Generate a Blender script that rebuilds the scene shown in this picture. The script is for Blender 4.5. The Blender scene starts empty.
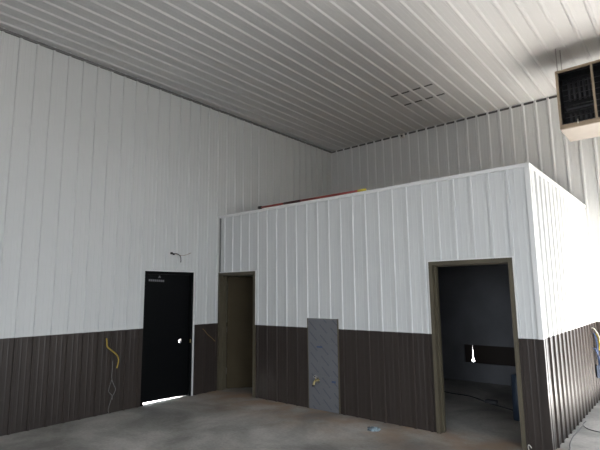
import bpy, bmesh, math, random
from mathutils import Vector, Matrix
random.seed(7)
PI = math.pi
sc = bpy.context.scene
COL = sc.collection

# ------------------------------------------------------------------ sizes
P = 0.2286          # rib pitch of the liner panel (9 in)
W = 5.638           # width of the enclosure
D = 3.753           # depth of the enclosure (y of the back wall)
H = 3.30            # top of the enclosure
CZ = 5.502          # ceiling
WZ = 1.234          # top of the dark wainscot
XR = 9.3           # right wall of the building
YF = -10.5          # wall behind the camera

# ------------------------------------------------------------------ materials
def mat(name, color, rough=0.5, metal=0.0, spec=0.5, noise=None, bump=None, coat=0.0):
    m = bpy.data.materials.new(name); m.use_nodes = True
    nt = m.node_tree; b = nt.nodes['Principled BSDF']
    b.inputs['Base Color'].default_value = (*color, 1)
    b.inputs['Roughness'].default_value = rough
    b.inputs['Metallic'].default_value = metal
    b.inputs['Specular IOR Level'].default_value = spec
    b.inputs['Coat Weight'].default_value = coat
    tc = nt.nodes.new('ShaderNodeTexCoord')
    if noise:
        sc_, amt, stretch = noise
        mp = nt.nodes.new('ShaderNodeMapping'); mp.inputs['Scale'].default_value = stretch
        n = nt.nodes.new('ShaderNodeTexNoise'); n.inputs['Scale'].default_value = sc_
        n.inputs['Detail'].default_value = 5
        r = nt.nodes.new('ShaderNodeValToRGB')
        c0 = [max(0, c * (1 - amt)) for c in color]; c1 = [min(1, c * (1 + amt)) for c in color]
        r.color_ramp.elements[0].color = (*c0, 1); r.color_ramp.elements[0].position = .35
        r.color_ramp.elements[1].color = (*c1, 1); r.color_ramp.elements[1].position = .65
        nt.links.new(tc.outputs['Object'], mp.inputs['Vector'])
        nt.links.new(mp.outputs['Vector'], n.inputs['Vector'])
        nt.links.new(n.outputs['Fac'], r.inputs['Fac'])
        nt.links.new(r.outputs['Color'], b.inputs['Base Color'])
    if bump:
        sc_, st, stretch = bump
        mp = nt.nodes.new('ShaderNodeMapping'); mp.inputs['Scale'].default_value = stretch
        n = nt.nodes.new('ShaderNodeTexNoise'); n.inputs['Scale'].default_value = sc_
        n.inputs['Detail'].default_value = 3
        bp = nt.nodes.new('ShaderNodeBump'); bp.inputs['Strength'].default_value = st
        bp.inputs['Distance'].default_value = .01
        nt.links.new(tc.outputs['Object'], mp.inputs['Vector'])
        nt.links.new(mp.outputs['Vector'], n.inputs['Vector'])
        nt.links.new(n.outputs['Fac'], bp.inputs['Height'])
        nt.links.new(bp.outputs['Normal'], b.inputs['Normal'])
    return m

M = {}
M['white'] = mat('white_liner_panel', (.62, .63, .625), .45, spec=.35, bump=(1.6, .05, (1, 1, .25)))
M['ceil'] = mat('white_ceiling_panel', (.54, .54, .535), .42, spec=.4, bump=(1.6, .05, (1, .25, 1)))
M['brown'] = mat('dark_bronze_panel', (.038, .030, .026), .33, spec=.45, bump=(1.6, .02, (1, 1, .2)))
M['trimw'] = mat('white_trim', (.74, .74, .73), .45)
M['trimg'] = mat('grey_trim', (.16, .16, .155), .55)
M['closure'] = mat('dark_closure_strip', (.09, .09, .088), .9)
M['frame'] = mat('olive_brown_door_frame', (.090, .076, .050), .5, noise=(3, .12, (1, 1, 1)))
M['leafb'] = mat('tan_primer_door', (.050, .039, .022), .8, spec=.15, noise=(2, .10, (1, 1, 1)))
M['black'] = mat('black_door_paint', (.0025, .003, .0035), .5, spec=.15)
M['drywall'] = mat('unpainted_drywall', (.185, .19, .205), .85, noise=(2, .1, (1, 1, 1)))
M['wood'] = mat('deck_plywood', (.35, .25, .15), .8, noise=(4, .2, (1, 6, 1)))
M['heat'] = mat('tan_heater_steel', (.30, .235, .165), .5)
M['heatpan'] = mat('cream_heater_pan', (.30, .268, .235), .5, noise=(3, .05, (1, 1, 1)))
M['louver'] = mat('black_louver', (.012, .012, .014), .4)
M['tube'] = mat('heat_exchanger_tube', (.09, .09, .10), .45, metal=.5)
M['rod'] = mat('galvanised_rod', (.35, .35, .34), .45, metal=.7)
M['red'] = mat('red_pole', (.28, .045, .035), .45, noise=(6, .2, (1, 1, 1)))
M['darkred'] = mat('dark_grip', (.05, .018, .016), .6)
M['blackp'] = mat('black_rubber', (.012, .012, .012), .6)
M['yellow'] = mat('yellow_plastic', (.70, .55, .06), .5)
M['ycable'] = mat('yellow_cable', (.36, .26, .045), .5)
M['wcable'] = mat('white_cable', (.22, .22, .21), .6)
M['ocable'] = mat('tan_cable', (.22, .14, .06), .6)
M['gcable'] = mat('dark_cable', (.05, .05, .055), .6)
M['fcable'] = mat('grey_cable', (.13, .13, .13), .6)
M['bcable'] = mat('blue_cable', (.05, .09, .20), .5)
M['bluep'] = mat('blue_plastic', (.04, .06, .095), .5)
M['bluebox'] = mat('grey_blue_box', (.16, .20, .28), .5)
M['brass'] = mat('worn_brass', (.42, .34, .16), .35, metal=.8)
M['chrome'] = mat('chrome', (.75, .75, .74), .2, metal=1)
M['label'] = mat('grey_lettering', (.20, .20, .205), .5)
M['tape'] = mat('blue_sticker', (.05, .08, .16), .6)
M['putty'] = mat('pale_plastic', (.55, .53, .48), .5)
M['ground'] = mat('dark_asphalt_yard', (.07, .07, .07), .95, noise=(.8, .2, (1, 1, 1)))  # kept dark so the sunlit yard throws little light onto the ceiling
M['pale'] = mat('pale_concrete_slab', (.5, .49, .47), .9, noise=(1.5, .1, (1, 1, 1)))
M['cloth'] = mat('crumpled_pale_blue_film', (.19, .24, .27), .35, noise=(14, .85, (1, 1, 1)))

def concrete():
    m = bpy.data.materials.new('concrete_floor'); m.use_nodes = True
    nt = m.node_tree; b = nt.nodes['Principled BSDF']; N = nt.nodes.new; L = nt.links.new
    tc = N('ShaderNodeTexCoord')
    n1 = N('ShaderNodeTexNoise'); n1.inputs['Scale'].default_value = .9; n1.inputs['Detail'].default_value = 8
    n1.inputs['Roughness'].default_value = .6; n1.inputs['Distortion'].default_value = .4
    r1 = N('ShaderNodeValToRGB')
    r1.color_ramp.elements[0].position = .38; r1.color_ramp.elements[0].color = (.22, .212, .195, 1)
    r1.color_ramp.elements[1].position = .62; r1.color_ramp.elements[1].color = (.50, .482, .455, 1)
    L(tc.outputs['Object'], n1.inputs['Vector']); L(n1.outputs['Fac'], r1.inputs['Fac'])
    # fine speckle
    n2 = N('ShaderNodeTexNoise'); n2.inputs['Scale'].default_value = 28; n2.inputs['Detail'].default_value = 6
    L(tc.outputs['Object'], n2.inputs['Vector'])
    mx = N('ShaderNodeMixRGB'); mx.blend_type = 'OVERLAY'; mx.inputs['Fac'].default_value = .28
    L(r1.outputs['Color'], mx.inputs[1]); L(n2.outputs['Fac'], mx.inputs[2])
    # brown sawdust / clay dust lying along the foot of the partition (y from -0.7 to 0.2)
    sp = N('ShaderNodeSeparateXYZ'); L(tc.outputs['Object'], sp.inputs[0])
    mr = N('ShaderNodeMapRange'); mr.inputs['From Min'].default_value = -1.3; mr.inputs['From Max'].default_value = -.02
    mr.inputs['To Min'].default_value = 0; mr.inputs['To Max'].default_value = .9
    L(sp.outputs['Y'], mr.inputs['Value'])
    mr2 = N('ShaderNodeMapRange'); mr2.inputs['From Min'].default_value = .35; mr2.inputs['From Max'].default_value = .1
    L(sp.outputs['Y'], mr2.inputs['Value'])
    n3 = N('ShaderNodeTexNoise'); n3.inputs['Scale'].default_value = 2.2; n3.inputs['Detail'].default_value = 7
    L(tc.outputs['Object'], n3.inputs['Vector'])
    r3 = N('ShaderNodeValToRGB'); r3.color_ramp.elements[0].position = .33; r3.color_ramp.elements[1].position = .62
    L(n3.outputs['Fac'], r3.inputs['Fac'])
    m1 = N('ShaderNodeMath'); m1.operation = 'MULTIPLY'; L(mr.outputs[0], m1.inputs[0]); L(mr2.outputs[0], m1.inputs[1])
    m2 = N('ShaderNodeMath'); m2.operation = 'MULTIPLY'; L(m1.outputs[0], m2.inputs[0]); L(r3.outputs['Color'], m2.inputs[1])
    mxb = N('ShaderNodeMixRGB'); mxb.inputs[2].default_value = (.36, .235, .145, 1)
    L(m2.outputs[0], mxb.inputs['Fac']); L(mx.outputs[0], mxb.inputs[1])
    # scattered darker damp stains
    n4 = N('ShaderNodeTexNoise'); n4.inputs['Scale'].default_value = .55; n4.inputs['Detail'].default_value = 9
    n4.inputs['Distortion'].default_value = 1.2
    L(tc.outputs['Object'], n4.inputs['Vector'])
    r4 = N('ShaderNodeValToRGB'); r4.color_ramp.elements[0].position = .56; r4.color_ramp.elements[1].position = .70
    r4.color_ramp.elements[1].color = (.55, .55, .55, 1)
    L(n4.outputs['Fac'], r4.inputs['Fac'])
    mxd = N('ShaderNodeMixRGB'); mxd.inputs[2].default_value = (.16, .157, .148, 1)
    L(r4.outputs['Color'], mxd.inputs['Fac']); L(mxb.outputs[0], mxd.inputs[1])
    L(mxd.outputs[0], b.inputs['Base Color'])
    rr = N('ShaderNodeMapRange'); rr.inputs['To Min'].default_value = .42; rr.inputs['To Max'].default_value = .75
    L(n1.outputs['Fac'], rr.inputs['Value']); L(rr.outputs[0], b.inputs['Roughness'])
    b.inputs['Specular IOR Level'].default_value = .4
    bp = N('ShaderNodeBump'); bp.inputs['Strength'].default_value = .15; bp.inputs['Distance'].default_value = .01
    L(n2.outputs['Fac'], bp.inputs['Height']); L(bp.outputs[0], b.inputs['Normal'])
    return m
M['floor'] = concrete()

def film_mat():
    """blue-grey protective film with rows of diagonal illegible print"""
    m = bpy.data.materials.new('printed_protective_film'); m.use_nodes = True
    nt = m.node_tree; b = nt.nodes['Principled BSDF']; N = nt.nodes.new; L = nt.links.new
    def math_(op, a, bb=None):
        n = N('ShaderNodeMath'); n.operation = op
        for i, v in enumerate((a, bb)):
            if v is None: continue
            if isinstance(v, (int, float)): n.inputs[i].default_value = v
            else: L(v, n.inputs[i])
        return n.outputs[0]
    tc = N('ShaderNodeTexCoord'); sp = N('ShaderNodeSeparateXYZ'); L(tc.outputs['Object'], sp.inputs[0])
    x, z = sp.outputs['X'], sp.outputs['Z']
    q = math_('ADD', math_('MULTIPLY', x, .68), math_('MULTIPLY', z, .73))
    d = math_('SUBTRACT', math_('MULTIPLY', x, .73), math_('MULTIPLY', z, .68))
    qs = math_('DIVIDE', q, .112)
    row = math_('FLOOR', qs)
    line = math_('LESS_THAN', math_('FRACT', qs), .17)
    dd = math_('DIVIDE', math_('ADD', d, math_('MULTIPLY', row, .115)), .30)
    seg = math_('LESS_THAN', math_('FRACT', dd), .66)
    letters = math_('GREATER_THAN', math_('FRACT', math_('DIVIDE', d, .017)), .22)
    f = math_('MULTIPLY', math_('MULTIPLY', line, seg), math_('MULTIPLY', letters, .62))
    n = N('ShaderNodeTexNoise'); n.inputs['Scale'].default_value = 3; L(tc.outputs['Object'], n.inputs['Vector'])
    r = N('ShaderNodeValToRGB'); r.color_ramp.elements[0].color = (.125, .128, .138, 1); r.color_ramp.elements[1].color = (.165, .168, .178, 1)
    L(n.outputs['Fac'], r.inputs['Fac'])
    mx = N('ShaderNodeMixRGB'); mx.inputs[2].default_value = (.045, .05, .075, 1)
    L(f, mx.inputs['Fac']); L(r.outputs['Color'], mx.inputs[1]); L(mx.outputs[0], b.inputs['Base Color'])
    b.inputs['Roughness'].default_value = .45
    return m
M['film'] = film_mat()

# ------------------------------------------------------------------ helpers
def obj(name, bm, m, parent=None, smooth=False, loc=None):
    me = bpy.data.meshes.new(name)
    bmesh.ops.recalc_face_normals(bm, faces=bm.faces) if smooth is not None and bm.faces and name not in OPEN else None
    bm.to_mesh(me); bm.free()
    for k in (m if isinstance(m, (list, tuple)) else [m]): me.materials.append(k)
    if smooth:
        for p in me.polygons: p.use_smooth = True
    o = bpy.data.objects.new(name, me); COL.objects.link(o)
    if loc: o.location = loc
    if parent:
        o.parent = parent
    return o
OPEN = {'siding', 'wainscot'}

def tag(o, label=None, cat=None, group=None, kind=None):
    if label: o['label'] = label
    if cat: o['category'] = cat
    if group: o['group'] = group
    if kind: o['kind'] = kind
    return o

def empty(name, loc=(0, 0, 0), label=None, cat=None, group=None, kind=None):
    o = bpy.data.objects.new(name, None); COL.objects.link(o); o.location = loc
    o.empty_display_size = .1
    return tag(o, label, cat, group, kind)

def box(bm, a, b, bev=0.0):
    x0, x1 = sorted((a[0], b[0])); y0, y1 = sorted((a[1], b[1])); z0, z1 = sorted((a[2], b[2]))
    vs = [bm.verts.new(v) for v in ((x0, y0, z0), (x1, y0, z0), (x1, y1, z0), (x0, y1, z0),
                                    (x0, y0, z1), (x1, y0, z1), (x1, y1, z1), (x0, y1, z1))]
    fs = [bm.faces.new([vs[i] for i in f]) for f in
          ((3, 2, 1, 0), (4, 5, 6, 7), (0, 1, 5, 4), (1, 2, 6, 5), (2, 3, 7, 6), (3, 0, 4, 7))]
    if bev > 0:
        es = list({e for f in fs for e in f.edges})
        bmesh.ops.bevel(bm, geom=es, offset=bev, segments=2, affect='EDGES', profile=.5)

def boxes(*bx, bev=0.0):
    bm = bmesh.new()
    for a, b in bx: box(bm, a, b, bev)
    return bm

def frame_axes(d):
    d = d.normalized(); up = Vector((0, 0, 1)) if abs(d.z) < .9 else Vector((1, 0, 0))
    s = d.cross(up).normalized(); return s, s.cross(d).normalized()

def tube(bm, pts, r, n=8, caps=True):
    pts = [Vector(p) for p in pts]
    rs = r if isinstance(r, (list, tuple)) else [r] * len(pts)
    rings = []
    for i, p in enumerate(pts):
        d = (pts[min(i + 1, len(pts) - 1)] - pts[max(i - 1, 0)])
        s, u = frame_axes(d)
        if rings and s.dot(ps) < 0: s, u = -s, -u
        ps = s
        rings.append([bm.verts.new(p + (s * math.cos(2 * PI * k / n) + u * math.sin(2 * PI * k / n)) * rs[i]) for k in range(n)])
    for a, b in zip(rings, rings[1:]):
        for k in range(n):
            bm.faces.new((a[k], a[(k + 1) % n], b[(k + 1) % n], b[k]))
    if caps:
        bm.faces.new(rings[0][::-1]); bm.faces.new(rings[-1])

def spline(pts, n=6):
    pts = [Vector(p) for p in pts]; out = []
    for i in range(len(pts) - 1):
        p0 = pts[max(i - 1, 0)]; p1 = pts[i]; p2 = pts[i + 1]; p3 = pts[min(i + 2, len(pts) - 1)]
        for k in range(n):
            t = k / n
            out.append(.5 * ((2 * p1) + (p2 - p0) * t + (2 * p0 - 5 * p1 + 4 * p2 - p3) * t * t + (3 * p1 - p0 - 3 * p2 + p3) * t ** 3))
    out.append(pts[-1]); return out

def cable(name, pts, r, m, parent=None, n=6, sub=6):
    bm = bmesh.new(); tube(bm, spline(pts, sub), r, n)
    return obj(name, bm, m, parent, smooth=True)

def profile(u0, u1, off, broad=False):
    """height of the liner panel along u: one 3/4 in rib a pitch, two small stiffening beads between"""
    hw_, tw_, ht_ = (.033, .013, .020) if broad else (.023, .015, .019)
    one = [(-hw_, 0), (-tw_, ht_), (tw_, ht_), (hw_, 0),
           (.066, 0), (.072, .0018), (.084, .0018), (.090, 0),
           (.1386, 0), (.1446, .0018), (.1566, .0018), (.1626, 0)]
    pts = []
    k = math.floor((u0 - off) / P) - 1
    while off + k * P < u1 + P:
        for du, h in one: pts.append((off + k * P + du, h))
        k += 1
    def hh(u):
        for a, b in zip(pts, pts[1:]):
            if a[0] <= u <= b[0]:
                return a[1] + (b[1] - a[1]) * (u - a[0]) / max(1e-9, b[0] - a[0])
        return 0
    return pts, hh

def siding(u0, u1, z0, z1, off, T, holes=(), broad=False):
    """corrugated sheet; T maps (u, h, z) to world; holes = (ua, ub, za, zb)"""
    pts, hh = profile(u0, u1, off, broad)
    us = {u for u, _ in pts if u0 < u < u1} | {u0, u1}
    for h in holes:
        for u in h[:2]:
            if u0 < u < u1: us.add(u)
    us = sorted(us); bm = bmesh.new(); cache = {}
    def v(u, z):
        k = (round(u, 5), round(z, 5))
        if k not in cache: cache[k] = bm.verts.new(T(u, hh(u), z))
        return cache[k]
    for a, b in zip(us, us[1:]):
        if b - a < 1e-6: continue
        mid = (a + b) / 2; iv = [(z0, z1)]
        for ua, ub, za, zb in holes:
            if ua < mid < ub:
                nv = []
                for p, q in iv:
                    if za > p: nv.append((p, min(q, za)))
                    if zb < q: nv.append((max(p, zb), q))
                iv = [x for x in nv if x[1] - x[0] > 1e-5]
        for p, q in iv:
            bm.faces.new((v(a, p), v(b, p), v(b, q), v(a, q)))
    return bm

def slab(axis, c0, c1, u0, u1, z0, z1, holes=()):
    """a wall core with rectangular holes, as one mesh of boxes"""
    bm = bmesh.new()
    cuts = sorted({u0, u1} | {u for h in holes for u in h[:2] if u0 < u < u1})
    for a, b in zip(cuts, cuts[1:]):
        mid = (a + b) / 2; iv = [(z0, z1)]
        for ua, ub, za, zb in holes:
            if ua < mid < ub:
                nv = []
                for p, q in iv:
                    if za > p: nv.append((p, min(q, za)))
                    if zb < q: nv.append((max(p, zb), q))
                iv = [x for x in nv if x[1] - x[0] > 1e-5]
        for p, q in iv:
            if axis == 'x': box(bm, (c0, a, p), (c1, b, q))
            else: box(bm, (a, c0, p), (b, c1, q))
    return bm

# ------------------------------------------------------------------ floor, ceiling, ground
fl = obj('floor', boxes(((-.12, YF - .2, -.15), (XR + .25, D + .25, 0))), M['floor'])
tag(fl, 'grey concrete slab floor with brown dust near the partition', 'floor', kind='structure')
g = obj('ground', boxes(((-40, -50, -.5), (60, 50, -.16))), M['ground'])
tag(g, 'dark asphalt yard outside the building, kept dark to cut bounced light', 'ground', kind='structure')
ap = obj('apron', boxes(((XR + .26, -12, -.155), (XR + 14, 12, -.01))), M['ground'])
tag(ap, 'dark apron outside the wide door, kept dark to cut bounced light', 'ground', kind='structure')
ap = obj('door_gap_slab', boxes(((-12, -5, -.155), (-.125, 4, -.005))), M['pale'])  # pale slab added so the gap under the black door looks bright
tag(ap, 'pale slab added outside the black door to brighten its gaps', 'ground', kind='structure')
ap = obj('slit_slab', boxes(((-3, D + .26, -.155), (3.8, D + 10, -.01))), M['pale'])  # pale slab added so daylight in the board's slit looks bright
tag(ap, 'pale slab added behind the building to brighten the slit', 'ground', kind='structure')
GD2 = (5.9, 9.0, 0, 4.3)       # opening in the wall behind the camera
GD3 = (6.35, 9.15, 0, 3.3)      # opening in the back wall, just right of the frame

COFF = .148
ce = obj('ceiling', siding(0, XR, YF, D, COFF, lambda u, h, z: (u, z, CZ - h), broad=True), M['ceil'])
tag(ce, 'white ribbed metal ceiling', 'ceiling', kind='structure')
rf = obj('roof', boxes(((-.2, YF - .2, CZ + .01), (XR + .25, D + .25, CZ + .25))), M['closure'])
rf.parent = ce; rf.name = 'roof_deck'

# ------------------------------------------------------------------ left wall
D1 = (-1.605, -.612, 0, 2.18)
LOFF = -3.952
wl = obj('wall_left', slab('x', -.12, -.004, YF, D, 0, CZ, [D1]), M['drywall'])
tag(wl, 'tall white ribbed metal wall with dark wainscot on the left', 'wall', kind='structure')
TL = lambda u, h, z: (h, u, z)
obj('siding', siding(YF, D, WZ, CZ, LOFF, TL, [D1]), M['white'], wl)
obj('wainscot', siding(YF, D, 0.0, WZ, LOFF, TL, [D1]), M['brown'], wl)
obj('shaded_gap_trim', boxes(((0.0, YF, CZ - .055), (.03, D, CZ - .0205))), M['trimg'], wl)  # dark grey stands in for the shade of the gap under the ceiling
obj('door_edge_trim', boxes(((-.004, D1[1], 0), (.030, D1[1] + .020, D1[3] + .018)),
                            ((-.004, D1[0], D1[3]), (.030, D1[1], D1[3] + .018))), M['trimw'], wl)

# black door
d1 = empty('door_1', (0, (D1[0] + D1[1]) / 2, 0), 'black steel exterior door with light leaking under it', 'door', kind='structure')
def L1(bm, name, m, parent=d1, **k):
    o = obj(name, bm, m, None, **k); o.parent = parent
    if parent == d1: o.matrix_parent_inverse = Matrix.Translation(-Vector(d1.location))
    return o
y0, y1, zt = D1[0], D1[1], D1[3]
L1(boxes(((-.118, y0 + .001, .002), (.004, y0 + .05, zt)), ((-.118, y1 - .05, .002), (.004, y1 - .001, zt)),
         ((-.118, y0 + .05, zt - .05), (.004, y1 - .05, zt - .001)),
         ((-.118, y0 + .05, zt - .075), (-.106, y1 - .05, zt - .05)), bev=0), 'door_frame', M['black'])
# the leaf, with a real hole where the lock is missing
def leaf_with_hole(ya, yb, za, zb, xa, xb, cy, cz, r, slope=0.0):
    bm = bmesh.new(); n = 16
    sides = []
    for x in (xa, xb):
        c = [bm.verts.new((x, cy + r * math.cos(2 * PI * k / n + PI / n), cz + 1.35 * r * math.sin(2 * PI * k / n + PI / n))) for k in range(n)]
        q = [bm.verts.new((x, yy, zz)) for yy, zz in ((yb, zb), (ya, zb), (ya, za), (yb, za + slope))]
        for j in range(4):  # quadrants
            cs = [c[(j * 4 + i) % n] for i in range(-0, 4)]
            bm.faces.new([q[j]] + cs[::-1])
            a, b = c[(j * 4 + 3) % n], c[(j * 4 + 4) % n]
            bm.faces.new([q[j], a, b, q[(j + 1) % 4]])
        sides.append((c, q))
    (c0, q0), (c1, q1) = sides
    for k in range(n): bm.faces.new((c0[k], c0[(k + 1) % n], c1[(k + 1) % n], c1[k]))
    for k in range(4): bm.faces.new((q0[k], q0[(k + 1) % 4], q1[(k + 1) % 4], q1[k]))
    return bm
leaf = L1(leaf_with_hole(y0 + .0502, y1 - .0502, .034, zt - .0502, -.105, -.06, -.829, .963, .029, -.024), 'door_leaf', M['black'])
bm = boxes(*[((-.0585, -1.494 + i * .0385, 2.012 - .004 * i * .4), (-.0605, -1.494 + i * .0385 + .031, 2.046 - .004 * i * .4)) for i in range(8)])
box(bm, (-.0585, -1.31, 2.072), (-.0605, -1.262, 2.086)); box(bm, (-.0585, -1.30, 2.089), (-.0605, -1.272, 2.106))
lb = L1(bm, 'lettering', M['label'], leaf)
tag(lb, 'small grey lettering on the black door')
lb = L1(boxes(((-.005, -.672 + .06 - .052, .925), (.0052, -.672 + .012 + .02, .985)), bev=0), 'strike_plate', M['brass'])
for z in (.35, 1.1, 1.85):
    bm = bmesh.new(); tube(bm, [(-.062, y0 + .052, z), (-.062, y0 + .052, z + .11)], .007, 8)
    L1(bm, 'hinge', M['black'], smooth=True)

# ------------------------------------------------------------------ back wall
BOFF = .1832
TB = lambda u, h, z: (u, D - h, z)
OPN = (3.30, 4.62, .356, .713)
wb = obj('wall_back', slab('y', D + .004, D + .12, -.12, XR + .12, 0, CZ, [(3.0, 4.9, .1, 1.0), GD3]), M['drywall'])
tag(wb, 'white ribbed metal back wall rising behind the enclosure', 'wall', kind='structure')
obj('siding', siding(0, XR, WZ, CZ, BOFF, TB, [(0.03, W - .01, 0, 3.1), GD3], broad=True), M['white'], wb)
obj('wainscot', siding(W, XR, 0, WZ, BOFF, TB, [GD3], broad=True), M['brown'], wb)
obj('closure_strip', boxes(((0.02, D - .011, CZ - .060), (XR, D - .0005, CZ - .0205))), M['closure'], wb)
cn = obj('sun_blocker', boxes(((-.1, D + .13, 2.60), (5.3, D + 3.0, 2.70))), M['closure'])  # unseen slab, added to stop sun falling through the board's slit
tag(cn, 'unseen slab added outside the back wall to keep sun out of the slit', 'roof', kind='structure')
# ------------------------------------------------------------------ right and front walls
GD = (-6.8, -2.8, 0, 3.7)      # wide door opening that lets the daylight in
wr = obj('wall_right', slab('x', XR + .004, XR + .12, YF, D + .12, 0, CZ, [GD]), M['drywall'])
tag(wr, 'unseen ribbed metal wall, coloured dark to cut bounced light, with wide door openings', 'wall', kind='structure')
TR = lambda u, h, z: (XR - h, u, z)
obj('siding', siding(YF, D, WZ, CZ, .1, TR, [GD]), M['brown'], wr)  # upper siding dark too, so this unseen wall bounces less light
obj('wainscot', siding(YF, D, 0, WZ, .1, TR, [GD]), M['brown'], wr)
for gd in (GD,):
    obj('opening_trim', boxes(((XR - .02, gd[0] - .05, 0), (XR + .125, gd[0], gd[3] + .05)),
                              ((XR - .02, gd[1], 0), (XR + .125, gd[1] + .05, gd[3] + .05)),
                              ((XR - .02, gd[0], gd[3]), (XR + .125, gd[1], gd[3] + .05))), M['trimw'], wr)
wf = obj('wall_front', slab('y', YF - .12, YF - .004, -.12, XR + .12, 0, CZ, [GD2]), M['drywall'])
tag(wf, 'ribbed metal wall behind the camera, coloured dark to cut bounced light', 'wall', kind='structure')
TF = lambda u, h, z: (u, YF + h, z)
obj('siding', siding(0, XR, WZ, CZ, .1, TF, [GD2]), M['brown'], wf)  # dark over its full height to reduce bounce from behind the camera
obj('wainscot', siding(0, XR, 0, WZ, .1, TF, [GD2]), M['brown'], wf)

# ------------------------------------------------------------------ enclosure
D2 = (.004, 1.012, 0, 2.185)
D3 = (4.326, 5.392, 0, 2.180)
PA = (2.205, 2.812, 0, 1.385)
FOFF = .8261 % P
we = obj('wall_partition', slab('y', .004, .125, .0, W - .004, 0, H - .012, [D2, D3, PA]), M['drywall'])
tag(we, 'long white ribbed metal partition with dark wainscot and two doorways', 'wall', kind='structure')
TE = lambda u, h, z: (u, -h, z)
obj('siding', siding(0.0, W, WZ, H - .03, FOFF, TE, [D2, D3, PA]), M['white'], we)
obj('wainscot', siding(0.0, W, 0.0, WZ, FOFF, TE, [D2, D3, PA]), M['brown'], we)
obj('cap_trim', boxes(((0.0, -.026, H - .045), (W + .026, .16, H)), bev=.002), M['trimw'], we)
obj('inside_corner_trim', boxes(((.021, -.026, 2.187), (.036, .0, H - .046))), M['trimg'], we)
obj('corner_trim', boxes(((W - .030, -.024, WZ), (W, .0, H - .046)), ((W + .0, -.024, WZ), (W + .024, .030, H - .046))), M['trimw'], we)
obj('lower_corner_trim', boxes(((W - .030, -.024, 0.0), (W, .0, WZ)), ((W + .0, -.024, 0.0), (W + .024, .030, WZ))), M['brown'], we)
obj('opening_trim', boxes(((D3[0] - .014, -.022, WZ), (D3[0], -.0, D3[3] + .014)), ((D3[1], -.022, WZ), (D3[1] + .016, -.0, D3[3] + .014)),
                          ((D3[0], -.022, D3[3]), (D3[1], -.0, D3[3] + .014)),
                          ((D2[0] + .03, -.022, D2[3]), (D2[1], -.0, D2[3] + .014)), ((D2[1], -.022, WZ), (D2[1] + .012, -.0, D2[3] + .014))), M['trimw'], we)

ws = obj('wall_enclosure_side', slab('x', W - .12, W - .004, .126, D, 0, H - .012), M['drywall'])
tag(ws, 'bright white ribbed side wall of the enclosure with dark wainscot', 'wall', kind='structure')
TS = lambda u, h, z: (W + h, u, z)
SOFF = .09
obj('siding', siding(0.0, D, WZ, H - .03, SOFF, TS, broad=True), M['white'], ws)
obj('wainscot', siding(0.0, D, 0.0, WZ, SOFF, TS, broad=True), M['brown'], ws)
obj('cap_trim', boxes(((W - .13, .161, H - .045), (W + .026, D - .022, H)), bev=.002), M['trimw'], ws)

dk = obj('ceiling_rooms', boxes(((.03, .126, 2.95), (W - .125, D - .0, 3.1))), M['wood'])
tag(dk, 'flat loft deck over the two rooms inside the enclosure', 'ceiling', kind='structure')
wd = obj('wall_room_divider', boxes(((2.35, .126, 0), (2.47, D - .09, 2.949))), M['drywall'])
tag(wd, 'plain wall between the two rooms of the enclosure', 'wall', kind='structure')
wrb = obj('wall_room_back', slab('y', D - .085, D - .001, .03, W - .125, 0, 2.949, [OPN]), M['drywall'])
tag(wrb, 'grey back wall of the dark room with a low rectangular cut-out', 'wall', kind='structure')
# dark board in the cut-out with a tapering gap through which daylight shows
def gap_board(ya, yb):
    bm = bmesh.new()
    x0, x1, z0, z1 = 3.301, 4.619, .357, .712
    o = [(x0, z0), (3.4535, z0), (3.4535, z0 + .015), (3.422, z0 + .022), (3.424, z0 + .045), (3.446, z0 + .10), (3.449, z0 + .20), (3.452, z1 - .02), (3.4535, z1), (x0, z1)]
    o2 = [(3.454, z0), (x1, z0), (x1, z1), (3.454, z1), (3.459, z1 - .02), (3.462, z0 + .20), (3.466, z0 + .10), (3.482, z0 + .045), (3.484, z0 + .022), (3.454, z0 + .015)]
    for pl in (o, o2):
        a = [bm.verts.new((x, ya, z)) for x, z in pl]; b = [bm.verts.new((x, yb, z)) for x, z in pl]
        bm.faces.new(a); bm.faces.new(b[::-1])
        for i in range(len(pl)):
            j = (i + 1) % len(pl); bm.faces.new((a[i], b[i], b[j], a[j]))
    return bm
gb = obj('dark_board', gap_board(D - .03, D - .006), M['brown'])
tag(gb, 'dark brown board closing the low cut-out seen through the right doorway, daylight in its gap', 'board')

# hollow metal frames
def hm_frame(name, d, label, leftinset):
    e = empty(name, ((d[0] + d[1]) / 2, 0, 0), label, 'door frame', kind='structure')
    x0, x1, zt = d[0] + .001, d[1] - .001, d[3] - .001
    bm = boxes(((x0, -.030, 0), (x0 + .05, .150, zt)), ((x1 - .05, -.030, 0), (x1, .150, zt)), ((x0 + .05, -.030, zt - .05), (x1 - .05, .150, zt)),
               ((x0 + .05, .05, 0), (x0 + .066, .10, zt - .05)), ((x1 - .066, .05, 0), (x1 - .05, .10, zt - .05)), ((x0 + .066, .05, zt - .066), (x1 - .066, .10, zt - .05)))
    o = obj('door_frame', bm, M['frame']); o.parent = e
    o.matrix_parent_inverse = Matrix.Translation(-Vector(e.location))
    return e
d2 = hm_frame('door_2', D2, 'tan brown door standing ajar in its frame beside the left wall', .05)
d3 = hm_frame('door_3', D3, 'olive brown metal door frame around the open doorway to the dark room', .05)
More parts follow.
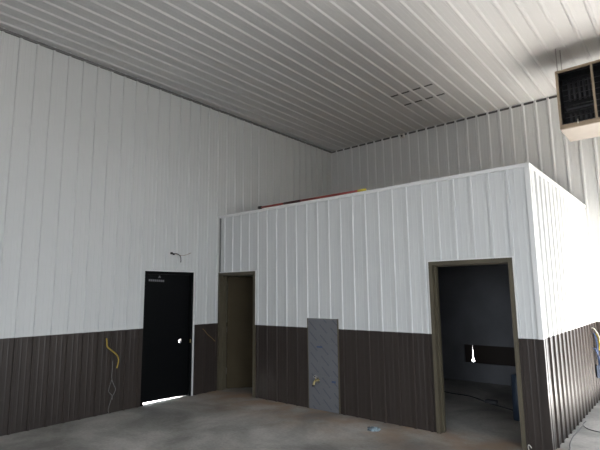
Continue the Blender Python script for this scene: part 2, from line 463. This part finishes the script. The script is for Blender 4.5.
# ajar leaf of door 2
piv = Vector((D2[0] + .066, .150, 0)); ang = math.radians(50)
bm = boxes(((0.0, 0.0, .012), (.90, .044, 2.118)))
R2 = Matrix.Translation(piv) @ Matrix.Rotation(ang, 4, 'Z')
bm.transform(R2)
lf = obj('door_leaf', bm, M['leafb']); lf.parent = d2; lf.matrix_parent_inverse = Matrix.Translation(-Vector(d2.location))
for z in (.28, 1.05, 1.85):
    bm = bmesh.new(); tube(bm, [(D2[0] + .060, .158, z), (D2[0] + .060, .158, z + .11)], .009, 8)
    h = obj('hinge', bm, M['trimg'], smooth=True); h.parent = d2; h.matrix_parent_inverse = Matrix.Translation(-Vector(d2.location))

# ------------------------------------------------------------------ film covered access panel with hose bibb
def at(o, root):
    o.parent = root; o.matrix_parent_inverse = Matrix.Translation(-Vector(root.location)); return o
pn = empty('access_panel', ((PA[0] + PA[1]) / 2, 0, 0), 'grey access panel in printed protective film set in the partition', 'panel')
fo = obj('face_sheet', boxes(((-.289, -.014, .002), (.289, -.002, 1.366)), bev=.002), M['film'], pn)
tag(fo, 'blue-grey sheet with rows of diagonal print')
at(obj('edge_trim', boxes(((PA[0] + .001, -.022, 0.0), (PA[0] + .014, -.001, PA[3])), ((PA[1] - .014, -.022, 0), (PA[1] - .001, -.001, PA[3]))), M['frame']), pn)
at(obj('top_trim', boxes(((PA[0] + .014, -.022, PA[3] - .018), (PA[1] - .014, -.001, PA[3] - .001))), M['trimg']), pn)
for xa, zs in ((PA[0] + .016, 1.012), (2.47, .505), (2.50, .375)):
    at(obj('seam', boxes(((xa, -.0155, zs), (PA[1] - .016, -.0142, zs + .006))), M['trimg']), pn)
at(obj('sticker', boxes(((2.39, -.0160, .935), (2.50, -.0142, .958))), M['tape']), pn)
at(obj('sticker', boxes(((2.67, -.0160, .430), (2.745, -.0142, .460))), M['tape']), pn)
hb = empty('hose_bibb', (2.40, -.016, .44), 'small brass tap sticking out of the film covered panel', 'tap')
bm = bmesh.new(); tube(bm, [(0, 0, 0), (0, -.004, 0), (0, -.006, 0)], [.045, .045, .036], 20); obj('flange', bm, M['chrome'], hb)
bm = bmesh.new(); tube(bm, spline([(0, -.006, 0), (0, -.05, .0), (0, -.085, -.015), (-.005, -.10, -.06)], 5), .017, 12); obj('spout', bm, M['brass'], hb, True)
bm = bmesh.new(); tube(bm, [(0, -.05, .01), (0, -.055, .055)], .009, 10); obj('stem', bm, M['brass'], hb, True)
bm = bmesh.new()
for k in range(12):
    a, b = 2 * PI * k / 12, 2 * PI * (k + 1) / 12
    tube(bm, [(.034 * math.cos(a), -.058 + .034 * .1 * math.sin(a), .062 + .034 * math.sin(a) * .55), (.034 * math.cos(b), -.058 + .034 * .1 * math.sin(b), .062 + .034 * math.sin(b) * .55)], .0065, 6)
tube(bm, [(-.034, -.058, .062), (.034, -.058, .062)], .005, 6)
obj('handwheel', bm, M['chrome'], hb, True)
bm = bmesh.new(); tube(bm, [(-.005, -.10, -.055), (-.006, -.102, -.078)], .022, 12); obj('outlet_collar', bm, M['blackp'], hb, True)

# ------------------------------------------------------------------ pole on top of the partition
pl = empty('long_red_pole', (1.06, .02, H), 'long red pole with black grip and yellow end lying on top of the partition', 'pole')
zz = lambda x: .040 - (x / 2.30) * .012
seg = lambda a, b, r0, r1: (lambda bm: (tube(bm, [(a, 0, zz(a)), (b, 0, zz(b))], [r0, r1], 12), bm)[1])(bmesh.new())
obj('end_cap', seg(0, .07, .030, .028), M['blackp'], pl, True)
obj('shaft', seg(.07, .62, .018, .018), M['red'], pl, True)
obj('grip', seg(.62, 1.0, .021, .021), M['darkred'], pl, True)
obj('shaft', seg(1.0, 2.16, .018, .018), M['red'], pl, True)
obj('yellow_tip', seg(2.16, 2.30, .021, .019), M['yellow'], pl, True)

# ------------------------------------------------------------------ ceiling hatch strips
ch = empty('ceiling_patch', (3.35, 2.0, CZ), 'pair of dark dashed joints of a patch cut into the ribbed ceiling', 'ceiling patch')
k0 = math.ceil((2.90 - COFF) / P)
xs = [COFF + (12 + i) * P for i in range(5)]
for yy in (1.73, 2.268):
    for a, b in zip(xs, xs[1:]):
        at(obj('dark_joint', boxes(((a + .038, yy - .022, CZ - .006), (b - .038, yy + .022, CZ - .0005))), M['closure']), ch)
ys = obj('sensor_box', boxes(((-.045, -.07, -.11), (.045, .0, 0)), bev=.008), M['putty'], None, loc=(2.115, D - .0005, CZ - .022))
tag(ys, 'small pale sensor box under the ceiling on the back wall', 'sensor')
bm = bmesh.new(); tube(bm, [(0, -.070, -.06), (0, -.082, -.06)], [.026, .020], 14); obj('lens', bm, M['blackp'], ys, True)

# ------------------------------------------------------------------ unit heater
hx, hy, hz, hw, hd, hh_ = 5.71, 1.80, 4.19, .96, .74, .925
ht = empty('unit_heater', (hx, hy, hz), 'tan ceiling hung unit heater with black louvres and a cream underside', 'heater')
def hp(name, bxs, m, bev=.003, parent=ht):
    return obj(name, boxes(*bxs, bev=bev), m, parent)
f = .035
hp('front_frame', [((0, 0, 0), (f, .03, hh_)), ((hw - f, 0, 0), (hw, .03, hh_)), ((f, 0, 0), (hw - f, .03, f + .025)), ((f, 0, hh_ - f), (hw - f, .03, hh_)),
                   ((.462, 0, f + .025), (.462 + .03, .03, hh_ - f))], M['heat'], bev=0)
hp('casing', [((.004, .03, .004), (.012, hd, hh_ - .004)), ((hw - .012, .03, .004), (hw - .004, hd, hh_ - .004)), ((.012, .03, hh_ - .012), (hw - .012, hd, hh_ - .004)),
              ((.012, hd - .01, .004), (hw - .012, hd, hh_ - .012))], M['heat'], bev=0)
hp('underside_pan', [((.003, .012, -.012), (hw - .003, hd, .0035))], M['heatpan'])
hp('back_shroud', [((.012, .40, .01), (hw - .012, .41, hh_ - .014))], M['louver'], bev=0)
bm = bmesh.new()
for c0, c1 in ((.036, .461), (.493, hw - .036)):
    n = 10
    for i in range(n):
        z = .085 + i * (hh_ - .14) / (n - 1) - .005
        a = math.radians(-24)
        vs = [(c0, .01, z - .018), (c1, .01, z - .018), (c1, .052, z + .006), (c0, .052, z + .006)]
        t = .003
        q = [bm.verts.new(v) for v in vs] + [bm.verts.new((v[0], v[1], v[2] + t)) for v in vs]
        for fc in ((0, 1, 2, 3), (7, 6, 5, 4), (0, 4, 5, 1), (1, 5, 6, 2), (2, 6, 7, 3), (3, 7, 4, 0)): bm.faces.new([q[i_] for i_ in fc])
obj('louvres', bm, M['louver'], ht)
for c0 in (.09, .535):
    for i in range(5):
        bm = bmesh.new(); x = c0 + .06 + i * .066
        tube(bm, [(x, .12, .44), (x, .12, .74)], .017, 10)
        obj('heat_tube', bm, M['tube'], ht, True)
        bm = bmesh.new(); tube(bm, [(x - .01, .12, .10), (x - .01, .12, .24)], .015, 10)
        obj('burner', bm, M['tube'], ht, True)
    hp('manifold', [((c0 + .0, .10, .30), (c0 + .36, .16, .33))], M['tube'], bev=.004)
bm = bmesh.new(); tube(bm, [(.24, -.004, .035), (.24, -.012, .10)], .008, 8); obj('latch', bm, M['putty'], ht, True)
hp('inner_lining', [((.013, .04, .012), (.018, .40, hh_ - .014)), ((hw - .018, .04, .012), (hw - .013, .40, hh_ - .014)),
                    ((.018, .04, hh_ - .02), (hw - .018, .40, hh_ - .013)), ((.018, .04, .005), (hw - .018, .40, .012))], M['louver'], bev=0)
for x, y in ((.03, .05), (.075, .14), (hw - .03, .05), (hw - .075, .14)):
    bm = bmesh.new(); tube(bm, [(x, y, hh_ - .004), (x, y, CZ - hz - .001)], .007, 8)
    obj('hanger_rod', bm, M['rod'], ht, True)

# ------------------------------------------------------------------ wiring stubs on walls
w1 = empty('cable_stub', (.012, -1.06, 2.50), 'small black connector with a drooping cable on the wall above the black door', 'cable')
at(obj('connector', boxes(((.0, -1.125, 2.485), (.022, -1.085, 2.525)), ((.0, -1.075, 2.475), (.022, -1.045, 2.51)), bev=.003), M['blackp']), w1)
at(cable('drooping_lead', [(.012, -1.06, 2.49), (.045, -1.02, 2.50), (.05, -.95, 2.46), (.04, -.925, 2.40), (.03, -.92, 2.35)], .008, M['gcable']), w1)
at(cable('thin_wire', [(.015, -1.05, 2.50), (.03, -.90, 2.475), (.03, -.78, 2.50), (.025, -.70, 2.535)], .004, M['ocable']), w1)

w2 = empty('yellow_cable', (.02, -2.2, 1.1), 'yellow cable curling out of the dark wainscot left of the black door', 'cable')
at(cable('yellow_lead', [(.0, -2.225, 1.12), (.035, -2.235, 1.07), (.04, -2.225, 1.00), (.045, -2.16, .94), (.05, -2.07, .86), (.045, -2.035, .77), (.03, -2.05, .66)], .012, M['ycable']), w2)
w3 = empty('thin_white_cable', (.02, -2.1, .9), 'thin grey wire dangling below the yellow cable down to the floor', 'cable')
at(cable('wire', [(.01, -2.11, .83), (.025, -2.12, .68), (.03, -2.125, .52), (.03, -2.09, .42), (.04, -2.06, .34), (.03, -2.10, .25), (.03, -2.13, .17), (.03, -2.16, .07), (.03, -2.15, .012)], .0042, M['wcable']), w3)
at(cable('side_wire', [(.03, -2.12, .50), (.03, -2.15, .42), (.035, -2.17, .33), (.04, -2.12, .27), (.03, -2.10, .20)], .004, M['wcable']), w3)
w4 = obj('tan_wire', (lambda bm: (tube(bm, spline([(.0, -.385, 1.15), (.03, -.36, 1.12), (.035, -.30, 1.05), (.035, -.20, .98), (.03, -.11, .905)], 6), .006, 6), bm)[1])(bmesh.new()), M['ocable'], smooth=True)
tag(w4, 'short tan wire poking out of the dark wainscot between the two left doors', 'wire')

# right end wiring on the back wall
w5 = empty('cable_bundle', (5.66, 3.25, 1.1), 'blue yellow and white cables hanging at the far end of the bright side wall', 'cables')
at(cable('white_lead', [(5.64, 3.22, 1.16), (5.68, 3.20, 1.15), (5.71, 3.22, 1.10), (5.735, 3.25, 1.02), (5.74, 3.25, .95)], .010, M['putty']), w5)
at(cable('yellow_lead', [(5.64, 3.34, 1.05), (5.70, 3.33, 1.04), (5.725, 3.30, .98), (5.73, 3.28, .88), (5.72, 3.28, .80)], .015, M['yellow']), w5)
at(cable('blue_lead', [(5.64, 3.28, 1.08), (5.675, 3.27, 1.04), (5.69, 3.27, .90), (5.69, 3.26, .72), (5.70, 3.25, .55)], .012, M['bcable']), w5)
at(cable('blue_lead', [(5.64, 3.18, .84), (5.67, 3.18, .83), (5.69, 3.20, .76), (5.715, 3.22, .66), (5.71, 3.24, .55)], .011, M['bcable']), w5)
at(obj('junction_box', boxes(((5.659, 3.20, .36), (5.725, 3.30, .56)), bev=.006), M['bluebox']), w5)

# cables on the floor at the right
c1 = cable('floor_cable', [(5.735, .05, .009), (5.76, .28, .009), (5.725, .50, .009), (5.70, .80, .009), (5.70, 1.10, .009), (5.705, 1.45, .009)], .0055, M['fcable'])
tag(c1, 'thin dark cable lying along the foot of the bright side wall', 'cable')
c2 = cable('floor_cable', [(5.70, 1.70, .009), (5.695, 1.52, .009), (5.73, 1.40, .009), (5.80, 1.30, .009), (5.93, 1.24, .009), (6.2, 1.2, .009), (6.7, 1.35, .009)], .0055, M['fcable'])
tag(c2, 'thin dark cable curving away across the floor at the right edge', 'cable')
c3 = cable('cable', [(3.0, 2.55, .011), (3.48, 2.33, .011), (3.92, 2.26, .011), (4.34, 1.95, .011), (4.75, 1.72, .011), (5.0, 1.5, .011)], .010, M['gcable'])
tag(c3, 'dark cable trailing across the floor of the dark room', 'cable')
ck = obj('dark_offcut', boxes(((-.09, -.05, 0), (.09, .05, .05)), bev=.01), M['gcable'], None, loc=(4.37, 1.93, .0205))
tag(ck, 'small dark offcut on the cable inside the dark room', 'offcut')
c4 = cable('white_cable_end', [(5.425, -.045, .006), (5.415, -.052, .05), (5.425, -.055, .075), (5.445, -.056, .060), (5.450, -.056, .045)], .005, M['putty'])
tag(c4, 'short white cable loop on the floor beside the right doorway', 'cable')

# blue plastic roll just inside the right doorway
bm = bmesh.new(); tube(bm, [(0, 0, 0), (0, 0, .30), (.005, 0, .60), (0, 0, .62)], [.075, .072, .07, .05], 16)
rl = obj('plastic_roll', bm, M['bluep'], None, True, loc=(4.965, 1.26, .001))
tag(rl, 'blue-grey roll standing inside the right doorway behind the jamb', 'roll')

# crumpled film on the floor
bm = bmesh.new()
bmesh.ops.create_icosphere(bm, subdivisions=4, radius=1)
rnd = random.Random(3)
import mathutils.noise as mn
for v in bm.verts:
    n = mn.noise(v.co * 2.1) * .5 + mn.noise(v.co * 5.0) * .28
    v.co *= 1 + n
    v.co = Vector((v.co.x * .075, v.co.y * .045, max(0, v.co.z * .034 + .016)))
rg = obj('crumpled_wrapper', bm, M['cloth'], None, False, loc=(3.64, -.43, .0005))
rg.rotation_euler = (0, 0, .2)
tag(rg, 'crumpled pale blue plastic wrapper lying on the concrete floor', 'wrapper')

# ------------------------------------------------------------------ light
w = bpy.data.worlds.new('World'); sc.world = w; w.use_nodes = True
bg = w.node_tree.nodes['Background']; bg.inputs['Color'].default_value = (.86, .925, 1.0, 1); bg.inputs['Strength'].default_value = 1.85
sun = bpy.data.lights.new('sun', 'SUN'); sun.energy = 50.0; sun.angle = math.radians(.6); sun.color = (1, .975, .955)
so = bpy.data.objects.new('sun', sun); COL.objects.link(so)
el = math.radians(44); az = math.radians(10)
dirv = Vector((math.cos(el) * math.sin(az), -math.cos(el) * math.cos(az), -math.sin(el)))
so.rotation_euler = dirv.to_track_quat('-Z', 'Y').to_euler(); so.location = (7, 20, 15)
for gd, pos, aim in ((GD2, ((GD2[0] + GD2[1]) / 2, YF - .13, GD2[3] / 2), (0, 1, 0)), (GD, (XR + .13, (GD[0] + GD[1]) / 2, GD[3] / 2), (-1, 0, 0)), (GD3, ((GD3[0] + GD3[1]) / 2, D + .13, GD3[3] / 2), (0, -1, 0))):
    l = bpy.data.lights.new('daylight_portal', 'AREA'); l.shape = 'RECTANGLE'
    l.size = gd[1] - gd[0]; l.size_y = gd[3]
    l.cycles.is_portal = True
    o = bpy.data.objects.new('daylight_portal', l); COL.objects.link(o)
    o.location = pos
    o.rotation_euler = Vector(aim).to_track_quat('-Z', 'Z').to_euler() if False else Vector(aim).to_track_quat('-Z', 'Y').to_euler()

# ------------------------------------------------------------------ camera
cam = bpy.data.cameras.new('camera'); co = bpy.data.objects.new('camera', cam); COL.objects.link(co)
d = Vector((-0.6383361, 0.75599513, 0.14490819)); r = Vector((0.76299954, 0.64630973, -0.01074375)); u = Vector((0.10177779, -0.10370676, 0.98937677))
m = Matrix(((r.x, u.x, -d.x, 7.0309), (r.y, u.y, -d.y, -5.8861), (r.z, u.z, -d.z, 1.7875), (0, 0, 0, 1)))
co.matrix_world = m
cam.sensor_fit = 'HORIZONTAL'; cam.sensor_width = 36; cam.lens = 463.065 * 36 / 600; cam.clip_start = .05
sc.camera = co
sc.view_settings.view_transform = 'Standard'; sc.view_settings.look = 'None'
sc.view_settings.exposure = 2.05; sc.view_settings.gamma = 1; sc.view_settings.use_curve_mapping = False
sc.cycles.use_denoising = True
sc.cycles.max_bounces = 10; sc.cycles.diffuse_bounces = 7; sc.cycles.glossy_bounces = 4
sc.cycles.sample_clamp_indirect = 0
